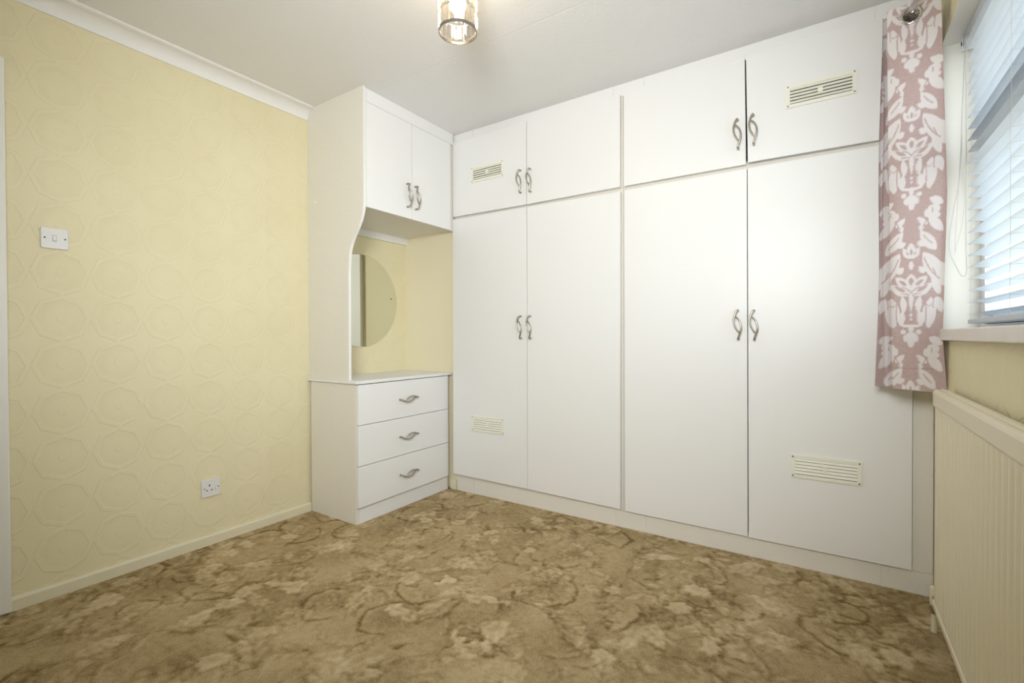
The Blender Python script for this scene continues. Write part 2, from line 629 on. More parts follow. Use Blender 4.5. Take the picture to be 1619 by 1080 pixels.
def grid_mesh(me, vs, quads):
    n = len(quads)
    me.vertices.add(len(vs))
    me.vertices.foreach_set('co', vs.reshape(-1))
    me.loops.add(n * 4)
    me.loops.foreach_set('vertex_index', quads.reshape(-1).astype(np.int32))
    me.polygons.add(n)
    me.polygons.foreach_set('loop_start', (np.arange(n) * 4).astype(np.int32))
    me.polygons.foreach_set('loop_total', np.full(n, 4, np.int32))
    me.polygons.foreach_set('use_smooth', np.ones(n, bool))
    me.update(calc_edges=True)
    me.validate()


carpet()
structure(MB().box(-0.1, 3.2, YF - 0.1, 0.75, -0.1, -0.012).build('floor_slab', 'carcass'))

YP = -0.741          # outer face of the vanity side panels
# skirting, cornice
sk = [(0.0, -0.006), (0.015, -0.006), (0.015, 0.038), (0.011, 0.046), (0.0, 0.047)]
structure(MB().prism(sk, 1, -1.985, YP - 0.0005).build('baseboard_left', 'skirt'))
structure(MB().box(0.425, 0.478, 0.018, YN - 0.0005, -0.006, 0.06).build('baseboard_back', 'skirt', bevel=0.003))
prof = [(0.0, H), (0.0, 2.2845), (0.006, 2.2845)]
for k in range(9):
    a = k / 8 * math.pi / 2
    prof.append((0.006 + 0.052 * (1 - math.cos(a)), 2.291 + 0.047 * math.sin(a)))
prof += [(0.0677, H - 0.008), (0.0677, H)]
structure(MB().prism(prof, 1, YF, YP - 0.0005).build('trim_1', 'cornice'), 'white plaster cornice along the top of the papered wall', 'cornice')

# door at the frame's left edge
dr = thing('door_1', (0.0, -2.4, 0.0), 'white painted door with flat architrave beside the light switch', 'door')
dr['kind'] = 'structure'
MB().box(0.0005, 0.024, -2.045, -1.980, 0.0, 2.05).build('architrave', 'paint_white', dr, bevel=0.004)
MB().box(0.0005, 0.024, -2.86, -2.80, 0.0, 2.05).build('architrave', 'paint_white', dr, bevel=0.004)
MB().box(0.0005, 0.024, -2.80, -2.045, 1.985, 2.05).build('architrave', 'paint_white', dr, bevel=0.004)
MB().box(0.0005, 0.010, -2.797, -2.048, 0.006, 1.982).build('door_leaf', 'paint_white', dr)
hd = MB().tube([(0.010, -2.11, 1.0), (0.055, -2.11, 1.0), (0.058, -2.23, 1.0)], 0.009, 10)
hd.build('handle', 'chrome', dr, smooth=True)

# ------------------------------------------------------------------ window
win = thing('window_1', (3.0, -1.07, WZ0), 'white framed window behind the venetian blind', 'window')
win['kind'] = 'structure'
FX0, FX1 = 3.0, 3.06
ym = -1.07
MB().box(FX0, FX1, WY0 - 0.055, WY0, WZ0, WZ1).build('frame', 'upvc', win, bevel=0.003)
MB().box(FX0, FX1, WY1, WY1 + 0.055, WZ0, WZ1).build('frame', 'upvc', win, bevel=0.003)
MB().box(FX0, FX1, WY1 + 0.055, WY0 - 0.055, WZ1 - 0.055, WZ1).build('frame', 'upvc', win, bevel=0.003)
MB().box(FX0, FX1, WY1 + 0.055, WY0 - 0.055, WZ0, WZ0 + 0.016).box(FX0 + 0.012, FX1, WY1 + 0.055, WY0 - 0.055, WZ0 + 0.03, WZ0 + 0.06).build('frame', 'upvc', win)
MB().box(FX0 + 0.008, FX1 - 0.01, WY1 + 0.055, WY0 - 0.055, WZ0 + 0.016, WZ0 + 0.03).build('shade_strip', 'shade_strip', win)  # dark strip painting in the shade under the blind's bottom rail
MB().box(FX0, FX1, WY1 + 0.055, WY0 - 0.055, 1.61, 1.70).build('transom', 'upvc', win, bevel=0.003)
MB().box(FX0, FX1, ym - 0.035, ym + 0.035, WZ0 + 0.06, 1.61).build('mullion', 'upvc', win, bevel=0.003)
for (y0, y1, z0, z1) in ((WY1 + 0.055, ym - 0.035, WZ0 + 0.06, 1.61), (ym + 0.035, WY0 - 0.055, WZ0 + 0.06, 1.61), (WY1 + 0.055, WY0 - 0.055, 1.70, WZ1 - 0.055)):
    MB().box(3.034, 3.040, y0, y1, z0, z1).build('pane', 'glass', win)
MB().box(XR, FX0, WY0 - 0.002, WY0, WZ0, WZ1).box(XR, FX0, WY1, WY1 + 0.002, WZ0, WZ1).box(XR, FX0, WY1 + 0.002, WY0 - 0.002, WZ1 - 0.002, WZ1).build('reveal', 'reveal', win)
MB().box(2.868, FX0, WY1 + 0.001, WY0 - 0.001, 0.998, WZ0).build('windowsill', 'sill', win, bevel=0.004)

# ------------------------------------------------------------------ wardrobes
DT = 0.018


def handle_mesh():
    """two crossing bows between two feet; local x across, y out of the face (negative), z along."""
    b = MB()
    L = 0.0675
    A = [(-.0012, .0665), (-.0090, .053), (-.0150, .0325), (-.0160, .017), (-.012, -.004), (-.0024, -.0234), (.0070, -.036)]
    B = [(-.0125, .040), (0, .030), (.0098, .0143), (.0146, -.0065), (.0134, -.0247), (.0078, -.043), (.0012, -.0665)]
    def dense(P, n=6):
        P = [Vector((x, 0, z)) for x, z in P]
        out = []
        for i in range(len(P) - 1):
            p0, p1, p2, p3 = P[max(i - 1, 0)], P[i], P[i + 1], P[min(i + 2, len(P) - 1)]
            for k in range(n):
                t_ = k / n
                out.append(0.5 * ((2 * p1) + (p2 - p0) * t_ + (2 * p0 - 5 * p1 + 4 * p2 - p3) * t_ * t_ + (3 * p1 - p0 - 3 * p2 + p3) * t_ ** 3))
        out.append(P[-1])
        return out
    for P, sg in ((dense(A), 1), (dense(B)[::-1], -1)):
        n = len(P)
        x0, z0 = P[0].x, P[0].z
        path = [(x0, 0.0, z0), (x0, -0.016, z0), (x0 - sg * 0.0003, -0.0205, z0 - sg * 0.001)]
        rad = [0.0055, 0.0049, 0.0048]
        for k, p in enumerate(P[1:], 1):
            u = k / (n - 1)
            path.append((p.x, -0.0225 - 0.0055 * math.sin(math.pi * min(1, 0.08 + 0.9 * u)), p.z))
            rad.append(0.0047 - 0.0012 * u)
        b.tube(path, rad, 10)
    me = b.mesh('handle', 'nickel')
    me.polygons.foreach_set('use_smooth', [True] * len(me.polygons))
    return me


HANDLE = handle_mesh()


def vent_mesh(w=0.252, h=0.098):
    """louvred vent cover, local x across, z up, front towards -y."""
    b = MB()
    bx, bz = 0.015, 0.0145
    t_ = 0.006
    b.prism([(-w / 2, -h / 2), (w / 2, -h / 2), (w / 2 - 0.004, -h / 2 + 0.004), (-w / 2 + 0.004, -h / 2 + 0.004)], 1, -t_ * 0.6, 0)
    b.box(-w / 2, -w / 2 + bx, -t_, 0, -h / 2, h / 2)
    b.box(w / 2 - bx, w / 2, -t_, 0, -h / 2, h / 2)
    b.box(-w / 2 + bx, w / 2 - bx, -t_, 0, h / 2 - bz, h / 2)
    b.box(-w / 2 + bx, w / 2 - bx, -t_, 0, -h / 2, -h / 2 + bz)
    n = 5
    zi = h / 2 - bz
    pit = 2 * zi / n
    for k in range(n):
        zt = zi - k * pit
        b.prism([(-0.002, zt), (-t_ - 0.001, zt - pit * 0.66), (-t_ - 0.001, zt - pit * 0.80), (-0.002, zt - pit * 0.78)], 0, -w / 2 + bx, w / 2 - bx)
    b.box(-0.009, 0.009, -t_ - 0.003, 0, -0.008, 0.008)
    return b.mesh('vent_grille', 'cream')


VENT = vent_mesh()
VBACK = MB().box(-0.110, 0.110, -0.0012, 0.0, -0.034, 0.034).mesh('vent_back', 'dark')
SCREW = MB().lathe([(0.0033, 0.0), (0.0033, -0.0012)], (0, 0, 0), 'y', 10).mesh('screw', 'bronze')


def vent(door, x, z, yf=0.0):
    v = put(VENT, 'vent_grille', door, (x, yf, z))
    return v


# dark backs and screws of a vent are joined into the grille mesh through material slots
def vent_full():
    me = VENT
    import bmesh
    me.materials.append(M['dark'])
    me.materials.append(M['bronze'])
    bm = bmesh.new()
    bm.from_mesh(me)
    for src, mi, offs in ((VBACK, 1, [(0, 0, 0)]), (SCREW, 2, [(sx * 0.118, -0.006, sz * 0.041) for sx in (-1, 1) for sz in (-1, 1)])):
        for of in offs:
            vv = [bm.verts.new(Vector(v.co) + Vector(of)) for v in src.vertices]
            for pl in src.polygons:
                f = bm.faces.new([vv[i] for i in pl.vertices])
                f.material_index = mi
    bm.to_mesh(me)
    bm.free()


vent_full()


def door(parent, q, name='door', y0=0.0, ajar=0.0, vents=(), hx=None, hz=None):
    b = MB().hexa(q, y0, y0 + DT)
    if ajar:
        xh, x0 = q[1][0], q[0][0]
        b.v = [(x, y - ajar * (xh - x) / (xh - x0), z) for x, y, z in b.v]
    d = b.build(name, 'white', parent, bevel=0.0012)
    for (x, z) in vents:
        sh = ajar * (q[1][0] - x) / (q[1][0] - q[0][0]) if ajar else 0
        v = vent(d, x, z, y0 - sh - 0.0002)
        if ajar:
            v.rotation_euler.z = math.atan2(ajar, q[1][0] - q[0][0])
    if hx is not None:
        sh = ajar * (q[1][0] - hx) / (q[1][0] - q[0][0]) if ajar else 0
        put(HANDLE, 'handle', d, (hx, y0 - sh - 0.0002, hz))
    return d


def carcass(parent, x0, x1, z0, z1, xl, xr):
    """closed box behind the doors: sides, top, bottom, back and front stiles."""
    ya, yb = DT + 0.002, 0.60
    b = MB()
    b.box(x0, x0 + 0.018, ya, yb, z0, z1).box(x1 - 0.018, x1, ya, yb, z0, z1)
    b.box(x0 + 0.018, x1 - 0.018, ya, yb, z0, z0 + 0.018).box(x0 + 0.018, x1 - 0.018, ya, yb, z1 - 0.018, z1)
    b.box(x0 + 0.018, x1 - 0.018, yb - 0.006, yb, z0 + 0.018, z1 - 0.018)
    return b.build('carcass', 'carcass', parent)


XM = 1.6415
w1 = thing('wardrobe', (1.055, 0.30, 0.0), 'tall white double-door wardrobe next to the drawer unit', 'wardrobe', 'tall fitted wardrobes')
carcass(w1, 0.480, XM, 0.085, 1.800, 0, 0)
door(w1, [(0.476, 1.791), (1.049, 1.788), (1.0485, 0.1035), (0.471, 0.108)], vents=[(0.757, 0.461)], hx=1.010, hz=1.0725)
door(w1, [(1.0535, 1.788), (1.631, 1.7795), (1.629, 0.096), (1.051, 0.1035)], hx=1.077, hz=1.0715)
w2 = thing('wardrobe', (2.25, 0.30, 0.0), 'tall white double-door wardrobe beside the radiator, partly hidden by the pink curtain', 'wardrobe', 'tall fitted wardrobes')
carcass(w2, XM + 0.001, XR - 0.002, 0.085, 1.800, 0, 0)
door(w2, [(1.6545, 1.782), (2.2355, 1.781), (2.2405, 0.0915), (1.6565, 0.0925)], hx=2.2005, hz=1.067)
door(w2, [(2.2385, 1.782), (2.823, 1.779), (2.823, 0.0915), (2.2445, 0.089)], vents=[(2.5375, 0.447)], hx=2.2675, hz=1.0645)
MB().box(2.826, XR - 0.003, 0.0185, 0.0195, 0.086, 2.30).build('end_panel', 'white_bounce', w2)

o1 = thing('overhead_cupboard', (1.055, 0.30, 1.80), 'white overhead cupboard with one vent above the wardrobe next to the drawer unit', 'cupboard', 'cupboards above the wardrobes')
carcass(o1, 0.480, XM, 1.8005, 2.318, 0, 0)
door(o1, [(0.477, 2.294), (1.0495, 2.295), (1.0485, 1.803), (0.478, 1.808)], vents=[(0.7615, 2.0525)], hx=1.011, hz=1.944)
door(o1, [(1.0535, 2.295), (1.630, 2.290), (1.630, 1.804), (1.0525, 1.803)], hx=1.080, hz=1.939)
o2 = thing('overhead_cupboard', (2.25, 0.30, 1.80), 'white overhead cupboard beside the curtain, one vented door slightly ajar', 'cupboard', 'cupboards above the wardrobes')
carcass(o2, XM + 0.001, XR - 0.002, 1.8005, 2.318, 0, 0)
door(o2, [(1.653, 2.295), (2.226, 2.289), (2.232, 1.801), (1.6525, 1.804)], hx=2.199, hz=1.942)
door(o2, [(2.2325, 2.297), (2.823, 2.292), (2.823, 1.799), (2.2405, 1.805)], ajar=0.010, vents=[(2.517, 2.055)], hx=2.265, hz=1.944)

# ceiling filler boards and plinth boards in front of the carcasses
fl = MB().box(0.470, XR - 0.001, 0.0192, 0.03, 2.3185, H).build('trim_2', 'white_bounce')
structure(fl, 'white filler strip between the wardrobe doors and the ceiling', 'trim')
for a_, b_ in ((0.470, 0.634), (0.636, 1.587), (1.589, 1.7545), (1.7565, 2.701), (2.703, XR - 0.002)):
    MB().box(a_, b_, 0.0165, 0.019, 2.284, H - 0.0005).build('board', 'white', fl)
pl = MB().box(0.486, XR - 0.001, 0.022, 0.036, -0.006, 0.084).build('trim_3', 'white_bounce')
structure(pl, 'white plinth board under the wardrobe doors', 'plinth')
for a_, b_ in ((0.486, 0.630), (0.632, 1.597), (1.599, 1.762), (1.764, 2.728), (2.730, XR - 0.002)):
    MB().box(a_, b_, 0.019, 0.0218, -0.006, 0.0845).build('board', 'white_bounce', pl)

# ------------------------------------------------------------------ vanity
XS = 0.437
ch = thing('chest_of_drawers', (0.22, -0.36, 0.0), 'white three-drawer chest with bow handles under the vanity mirror', 'drawers')
cx1 = XS - DT - 0.001
MB().box(0.017, cx1, YP, YP + 0.018, -0.004, 0.760).build('side_panel', 'white_bounce', ch, bevel=0.001)
MB().box(0.017, cx1, -0.013, 0.005, -0.004, 0.760).build('side_panel', 'white_bounce', ch)
MB().box(0.017, cx1 - 0.02, YP + 0.0185, -0.0135, 0.07, 0.085).box(0.017, 0.024, YP + 0.0185, -0.0135, 0.085, 0.755).box(0.03, cx1 - 0.02, YP + 0.0185, -0.0135, 0.74, 0.756).build('carcass', 'carcass', ch)
MB().box(cx1 - 0.016, cx1, YP + 0.0185, -0.072, -0.004, 0.084).build('plinth', 'white', ch)
MB().box(cx1 - 0.016, cx1, -0.071, -0.0135, -0.004, 0.084).build('plinth', 'white', ch)
for zt, zb, zh in ((0.7575, 0.5385, 0.648), (0.5355, 0.316, 0.4265), (0.3125, 0.090, 0.201)):
    d = MB().box(XS - DT, XS, YP + 0.002, -0.009, zb, zt).build('drawer', 'white', ch, bevel=0.0012)
    put(HANDLE, 'handle', d, (XS + 0.0002, -0.374, zh), (Matrix.Rotation(math.radians(90), 3, 'X') @ Matrix.Rotation(math.radians(90), 3, 'Z')).to_euler())

wt = tag(MB().box(0.001, XS + 0.004, YP - 0.012, YN - 0.001, 0.7615, 0.7789).build('worktop', 'white', None, bevel=0.003, loc=(0.2, -0.36, 0.7615)),
         'thin white vanity worktop on top of the three-drawer chest', 'worktop')

XC = 0.4846
vc = thing('vanity_cupboard', (0.22, -0.36, 0.78), 'white two-door wall cupboard with curved side panel above the vanity worktop', 'cupboard')
edge = [(0.494, 2.3495), (0.494, 1.752), (0.493, 1.728), (0.489, 1.702), (0.481, 1.672), (0.468, 1.640), (0.450, 1.610), (0.430, 1.583), (0.411, 1.558), (0.394, 1.530), (0.381, 1.500), (0.373, 1.466), (0.3695, 1.430), (0.366, 1.38), (0.362, 0.7795)]
side = [(0.001, 0.7795), (0.001, 2.2825), (0.069, 2.2825), (0.069, 2.3495)] + edge
side = [(0.001, 0.7795), (0.001, 2.3495)] + edge
pan = MB().prism(side, 1, YP, YP + 0.016).build('side_panel', 'white_bounce', vc)
eb = MB()
for (xa, za), (xb, zb) in zip(edge[:-1], edge[1:]):
    eb.add([(xa, YP - 0.0003, za), (xa, YP + 0.0163, za), (xb, YP + 0.0163, zb), (xb, YP - 0.0003, zb), (xa + 0.0015, YP - 0.0003, za), (xa + 0.0015, YP + 0.0163, za), (xb + 0.0015, YP + 0.0163, zb), (xb + 0.0015, YP - 0.0003, zb)],
           [(0, 1, 2, 3), (4, 7, 6, 5), (0, 4, 5, 1), (2, 6, 7, 3), (0, 3, 7, 4), (1, 5, 6, 2)])
eb.build('edging', 'edge', pan)
cap = MB().lathe([(0.013, 0.0), (0.013, -0.002), (0.010, -0.004)], (0.070, YP - 0.0001, 1.798), 'y', 20).build('screw_cap', 'cream', pan, smooth=True)
cap['label'] = 'cream round screw cap'
ya, yb = YP + 0.0165, YN - 0.001
MB().box(0.001, XC - DT - 0.001, ya, yb, 1.722, 1.740).box(0.001, 0.012, ya, yb, 1.740, 2.3495).box(0.012, XC - DT - 0.001, yb - 0.016, yb, 1.740, 2.3495).box(0.012, XC - DT - 0.001, ya, yb - 0.016, 2.30, 2.3495).build('carcass', 'white_bounce', vc)
for (y0, y1, hy) in ((-0.7225, -0.3775, -0.417), (-0.3745, -0.032, -0.350)):
    d = MB().box(XC - DT, XC, y0, y1, 1.7162, 2.279).build('door', 'white', vc, bevel=0.0012)
    put(HANDLE, 'handle', d, (XC + 0.0002, hy, 1.848), (0, 0, math.radians(90)))
MB().box(XC - DT, XC - 0.0004, ya, -0.002, 2.2805, 2.3495).build('filler', 'white', vc)
MB().box(XC - DT - 0.002, XC - DT + 0.004, -0.030, 0.012, 1.717, 2.281).build('filler', 'white_bounce', vc)

structure(MB().box(0.001, 0.02, YP + 0.0175, YN - 0.001, 1.676, 1.7215).build('trim_4', 'cornice'), 'white batten under the vanity cupboard above the mirror', 'batten')

mr = tag(MB().lathe([(0.303, 0.0), (0.303, 0.0045), (0.3005, 0.006)], (0.0005, -0.362, 1.256), 'x', 96).build('wall_mirror', 'mirror', None, loc=(0.0, -0.362, 1.256)),
         'round frameless mirror on the niche wall behind the curved side panel', 'mirror')
for sy in (-0.113, -0.611):
    MB().lathe([(0.0055, 0.0), (0.0055, 0.002), (0.003, 0.0035)], (0.0066, sy, 1.282), 'x', 14).build('screw', 'bronze', mr, smooth=True)

# ------------------------------------------------------------------ electrical fittings
def rounded(y0, y1, z0, z1, r):
    out = []
    for cy, cz, a0 in ((y1 - r, z1 - r, 0), (y0 + r, z1 - r, 90), (y0 + r, z0 + r, 180), (y1 - r, z0 + r, 270)):
        for k in range(6):
            a = math.radians(a0 + k * 18)
            out.append((cy + r * math.cos(a), cz + r * math.sin(a)))
    return out


M['shadow_gap'] = mat('gap_shade_grey', (0.40, 0.40, 0.41), 0.5)  # flat grey painting in the shade of the gap round each rocker
sw = thing('light_switch', (0.0, -1.845, 1.410), 'white single rocker light switch on the papered wall beside the door', 'switch')
MB().prism(rounded(-1.886, -1.805, 1.369, 1.451, 0.008), 0, 0.0003, 0.0095).build('plate', 'plastic', sw, bevel=0.0025)
MB().box(0.0095, 0.0098, -1.8522, -1.8398, 1.3975, 1.4228).build('rocker_gap_shade', 'shadow_gap', sw)
MB().box(0.0095, 0.0101, -1.862, -1.828, 1.4355, 1.4415).build('label_strip', 'glow_label', sw)
MB().prism([(0.0095, 1.399), (0.0135, 1.400), (0.0105, 1.421), (0.0095, 1.4215)], 1, -1.851, -1.841).build('rocker', 'plastic', sw, bevel=0.0006)
for y_ in (-1.875, -1.815):
    MB().lathe([(0.0028, 0.0), (0.0028, 0.0006)], (0.0095, y_, 1.410), 'x', 12).build('screw', 'dark', sw)

so = thing('wall_socket', (0.0, -1.286, 0.276), 'white single switched wall socket low on the papered wall', 'socket')
MB().prism(rounded(-1.328, -1.244, 0.234, 0.318, 0.006), 0, 0.0003, 0.0105).build('plate', 'plastic', so, bevel=0.0025)
MB().box(0.0105, 0.0108, -1.2675, -1.2575, 0.261, 0.2805).build('rocker_gap_shade', 'shadow_gap', so)
ph = MB().box(0.0105, 0.0109, -1.296, -1.291, 0.285, 0.294).box(0.0105, 0.0109, -1.309, -1.301, 0.264, 0.2685).box(0.0105, 0.0109, -1.287, -1.279, 0.264, 0.2685)
ph.build('pin_holes', 'dark', so)
MB().prism([(0.0105, 0.262), (0.0140, 0.263), (0.0112, 0.279), (0.0105, 0.2795)], 1, -1.2665, -1.2585).build('rocker', 'plastic', so, bevel=0.0006)
for y_ in (-1.316, -1.252):
    MB().lathe([(0.0028, 0.0), (0.0028, 0.0006)], (0.0105, y_, 0.276), 'x', 12).build('screw', 'dark', so)

# ------------------------------------------------------------------ ceiling lamp
LX, LY, LZ = 1.443, -1.095, 2.10
lamp = thing('ceiling_lamp', (LX, LY, H), 'lit crystal prism drum lamp on the ceiling', 'lamp')
RL = 0.066
MB().lathe([(0.05, 0.0), (0.05, -0.018), (0.012, -0.024), (0.012, -0.07)], (LX, LY, H - 0.0005), 'z', 32).build('ceiling_rose', 'chrome', lamp, smooth=False)
for z_ in (LZ, LZ + 0.198):
    MB().lathe([(RL + 0.0015, 0.0), (RL + 0.0015, 0.010), (RL - 0.001, 0.010), (RL - 0.001, 0.0)], (LX, LY, z_), 'z', 48, close=True).build('ring', 'bronze', lamp)
for z_ in (LZ + 0.0685, LZ + 0.1345):
    MB().tube([(LX + RL * math.cos(k * math.pi / 24), LY + RL * math.sin(k * math.pi / 24), z_) for k in range(49)], 0.0009, 5, caps=False).build('wire_ring', 'chrome', lamp)
sp_ = MB()
for k in range(3):
    a = k * 2 * math.pi / 3
    sp_.tube([(LX + 0.010 * math.cos(a), LY + 0.010 * math.sin(a), LZ + 0.2015), (LX + RL * math.cos(a), LY + RL * math.sin(a), LZ + 0.2015)], 0.0018, 6)
sp_.tube([(LX, LY, H - 0.07), (LX, LY, LZ + 0.15)], 0.014, 16)
sp_.build('lamp_holder', 'chrome', lamp)
NP = 20
pr_ = MB()
hw, hh_, dp = 0.0088, 0.058, 0.0055
# a prism: bevelled front, pointed ends
pr_.add([(-hw, 0, -hh_ / 2 + 0.008), (0, 0, -hh_ / 2), (hw, 0, -hh_ / 2 + 0.008), (hw, 0, hh_ / 2 - 0.004), (-hw, 0, hh_ / 2 - 0.004),
         (-hw * .45, dp, -hh_ / 2 + 0.011), (0, dp, -hh_ / 2 + 0.008), (hw * .45, dp, -hh_ / 2 + 0.011), (hw * .45, dp, hh_ / 2 - 0.008), (-hw * .45, dp, hh_ / 2 - 0.008)],
        [(0, 4, 3, 2, 1), (5, 6, 7, 8, 9), (0, 1, 6, 5), (1, 2, 7, 6), (2, 3, 8, 7), (3, 4, 9, 8), (4, 0, 5, 9)])
PRISM = pr_.mesh('prism', 'crystal')
PIN = MB().tube([(0, 0, 0), (0, 0, 0.010)], 0.0008, 5).mesh('pin', 'bronze')
for tier in range(3):
    for k in range(NP):
        a = (k + 0.5 * (tier % 2)) * 2 * math.pi / NP
        put(PRISM, 'prism', lamp, (LX + (RL - 0.0015) * math.cos(a), LY + (RL - 0.0015) * math.sin(a), LZ + 0.0400 + tier * 0.066), (0, 0, a - math.pi / 2))
        a2 = a + math.pi / NP
        put(PIN, 'pin', lamp, (LX + (RL + 0.0022) * math.cos(a2), LY + (RL + 0.0022) * math.sin(a2), LZ + 0.004 + tier * 0.066))
bp = [(0.013, 0.075), (0.016, 0.06), (0.027, 0.035), (0.030, 0.018), (0.027, 0.004), (0.018, -0.008), (0.004, -0.012)]
MB().lathe(bp, (LX, LY, LZ + 0.085), 'z', 24).build('bulb', 'bulb', lamp, smooth=True)

# ------------------------------------------------------------------ radiator
RF = 2.842
ry0, ry1 = -0.315, -1.75
rad = thing('radiator', (2.86, -1.0, 0.0), 'cream corrugated panel radiator under the window', 'radiator')
b = MB()
N = 12
pit = 0.0415
zlev = [0.118, 0.135, 0.15, 0.165, 0.72, 0.745, 0.765, 0.78]
amp = [0, 0.0, 0.5, 1.0, 1.0, 1.0, 0.4, 0]
nyy = int((ry0 - ry1 - 0.05) / pit * N)
ysamp = [ry0 - 0.022 - i * pit / N for i in range(nyy + 1)]
vs, fs = [], []
for y in ysamp:
    ph_ = math.cos(2 * math.pi * (ry0 - 0.022 - y) / pit)
    g = 0.008 * (0.5 - 0.5 * max(-1, min(1, ph_ * 1.7)))
    for z, a in zip(zlev, amp):
        vs.append((RF + 0.0015 + 0.006 * a - g * a * 0.9, y, z))
nz = len(zlev)
for i in range(len(ysamp) - 1):
    for j in range(nz - 1):
        fs.append((i * nz + j, (i + 1) * nz + j, (i + 1) * nz + j + 1, i * nz + j + 1))
b.add(vs, fs)
corr = b.build('ribbed_panel', 'radiator', rad, smooth=True)
# rolled top and bottom rails, end strips and back sheet
top = [(RF + 0.013, 0.772), (RF + 0.002, 0.775), (RF - 0.002, 0.781), (RF - 0.003, 0.822), (RF + 0.001, 0.832), (RF + 0.009, 0.836), (RF + 0.014, 0.833), (RF + 0.019, 0.838), (RF + 0.031, 0.838), (RF + 0.035, 0.832), (RF + 0.033, 0.772)]
MB().prism(top, 1, ry1, ry0 + 0.006).build('top_rail', 'radiator', rad, bevel=0.004)
bot = [(RF + 0.012, 0.103), (RF + 0.002, 0.103), (RF - 0.002, 0.107), (RF - 0.002, 0.124), (RF + 0.005, 0.134), (RF + 0.012, 0.138), (RF + 0.030, 0.138), (RF + 0.030, 0.103)]
MB().prism(bot, 1, ry1, ry0 + 0.006).build('bottom_rail', 'radiator', rad, bevel=0.003)
MB().box(RF + 0.010, RF + 0.030, ry1, ry0, 0.130, 0.778).build('back_sheet', 'radiator', rad)
MB().prism([(RF + 0.002, ry0 - 0.023), (RF + 0.0015, ry0 - 0.008), (RF + 0.006, ry0 - 0.001), (RF + 0.012, ry0), (RF + 0.012, ry0 - 0.023)], 2, 0.136, 0.776).build('end_strip', 'radiator', rad, smooth=False)
vx, vy = 2.853, -0.262
MB().lathe([(0.011, 0.095), (0.0125, 0.098), (0.0125, 0.148), (0.0105, 0.152)], (vx, vy, 0.0), 'z', 20).build('valve_cap', 'radiator', rad, smooth=False)
vb = MB().lathe([(0.010, 0.060), (0.010, 0.072), (0.013, 0.074), (0.013, 0.090), (0.009, 0.095)], (vx, vy, 0.0), 'z', 16)
vb.tube([(vx, vy, 0.118), (vx + 0.004, ry0 + 0.004, 0.118)], 0.009, 12).build('valve_body', 'nickel', rad)
MB().lathe([(0.0085, -0.004), (0.0085, 0.062)], (vx, vy, 0.0), 'z', 16).build('pipe', 'skirt', rad, smooth=False)
MB().box(RF + 0.030, XR - 0.0005, -0.55, -0.52, 0.25, 0.70).box(RF + 0.030, XR - 0.0005, -1.50, -1.47, 0.25, 0.70).build('wall_bracket', 'radiator', rad)

# ------------------------------------------------------------------ venetian blind
bl = thing('venetian_blind', (2.97, -1.07, WZ1), 'white venetian blind with wide slats in the window recess', 'blind')
bx0, bx1 = 2.944, 2.994
by0, by1 = -0.160, -1.940
hr = MB().prism([(bx0, 2.034), (bx0, 2.0715), (bx1 - 0.002, 2.0715), (bx1 - 0.002, 2.034)], 1, by1 - 0.005, by0 + 0.06).build('headrail', 'slat', bl, bevel=0.002)
MB().box(bx0 - 0.002, bx1 - 0.001, by0 + 0.0605, by0 + 0.0625, 2.031, 2.0725).box(bx0 - 0.003, bx0 - 0.001, by0 + 0.040, by0 + 0.062, 2.031, 2.0725).build('end_bracket', 'upvc', hr)
MB().box(bx0 - 0.0045, bx0 - 0.0031, by0 + 0.046, by0 + 0.053, 2.045, 2.056).build('bracket_slot', 'dark', hr)
sl = MB()
prof = []
nseg = 6
for k in range(nseg + 1):
    u = k / nseg
    prof.append((-0.025 + 0.05 * u, 0.0045 * (1 - (2 * u - 1) ** 2)))
prof2 = prof + [(x, z - 0.0009) for x, z in reversed(prof)]
sl.prism(prof2, 1, by1 + 1.07, by0 + 1.07)
SL = sl.mesh('slat', 'slat')
TILT = math.radians(6)
zs_ = [1.085 + 0.0396 * k for k in range(24)]
for z in zs_:
    put(SL, 'slat', bl, (0.5 * (bx0 + bx1), -1.08 - 0.028 * (2.0 - z), z), (0, TILT, 0))
MB().prism([(bx0, 1.054), (bx1, 1.054), (bx1, 1.068), (bx0, 1.068)], 1, by1 - 0.03, by0 - 0.04).build('bottom_rail', 'slat', bl, bevel=0.003)
for yc in (-0.245, -0.66, -1.07, -1.48, -1.90):
    lc = MB()
    for xx in (bx0 - 0.001, bx1 + 0.001):
        lc.tube([(xx, yc, 1.066), (xx, yc, 2.05)], 0.0007, 5)
    for z in zs_:
        lc.tube([(bx0 - 0.001, yc, z - 0.003), (bx1 + 0.001, yc, z - 0.0045)], 0.0005, 4)
    lc.build('ladder_cord', 'cord', bl)
lp = MB()
P = [(2.942, -0.175, 2.045), (2.930, -0.19, 1.80), (2.924, -0.20, 1.58), (2.908, -0.20, 1.45), (2.897, -0.20, 1.36), (2.899, -0.20, 1.30), (2.915, -0.20, 1.250), (2.935, -0.20, 1.222), (2.952, -0.20, 1.217), (2.962, -0.20, 1.225), (2.9405, -0.20, 1.27), (2.9400, -0.195, 1.34), (2.9405, -0.19, 1.6), (2.9405, -0.18, 2.045)]
P[9] = (2.9415, -0.20, 1.235)
P[8] = (2.938, -0.20, 1.220)
P[7] = (2.928, -0.20, 1.219)


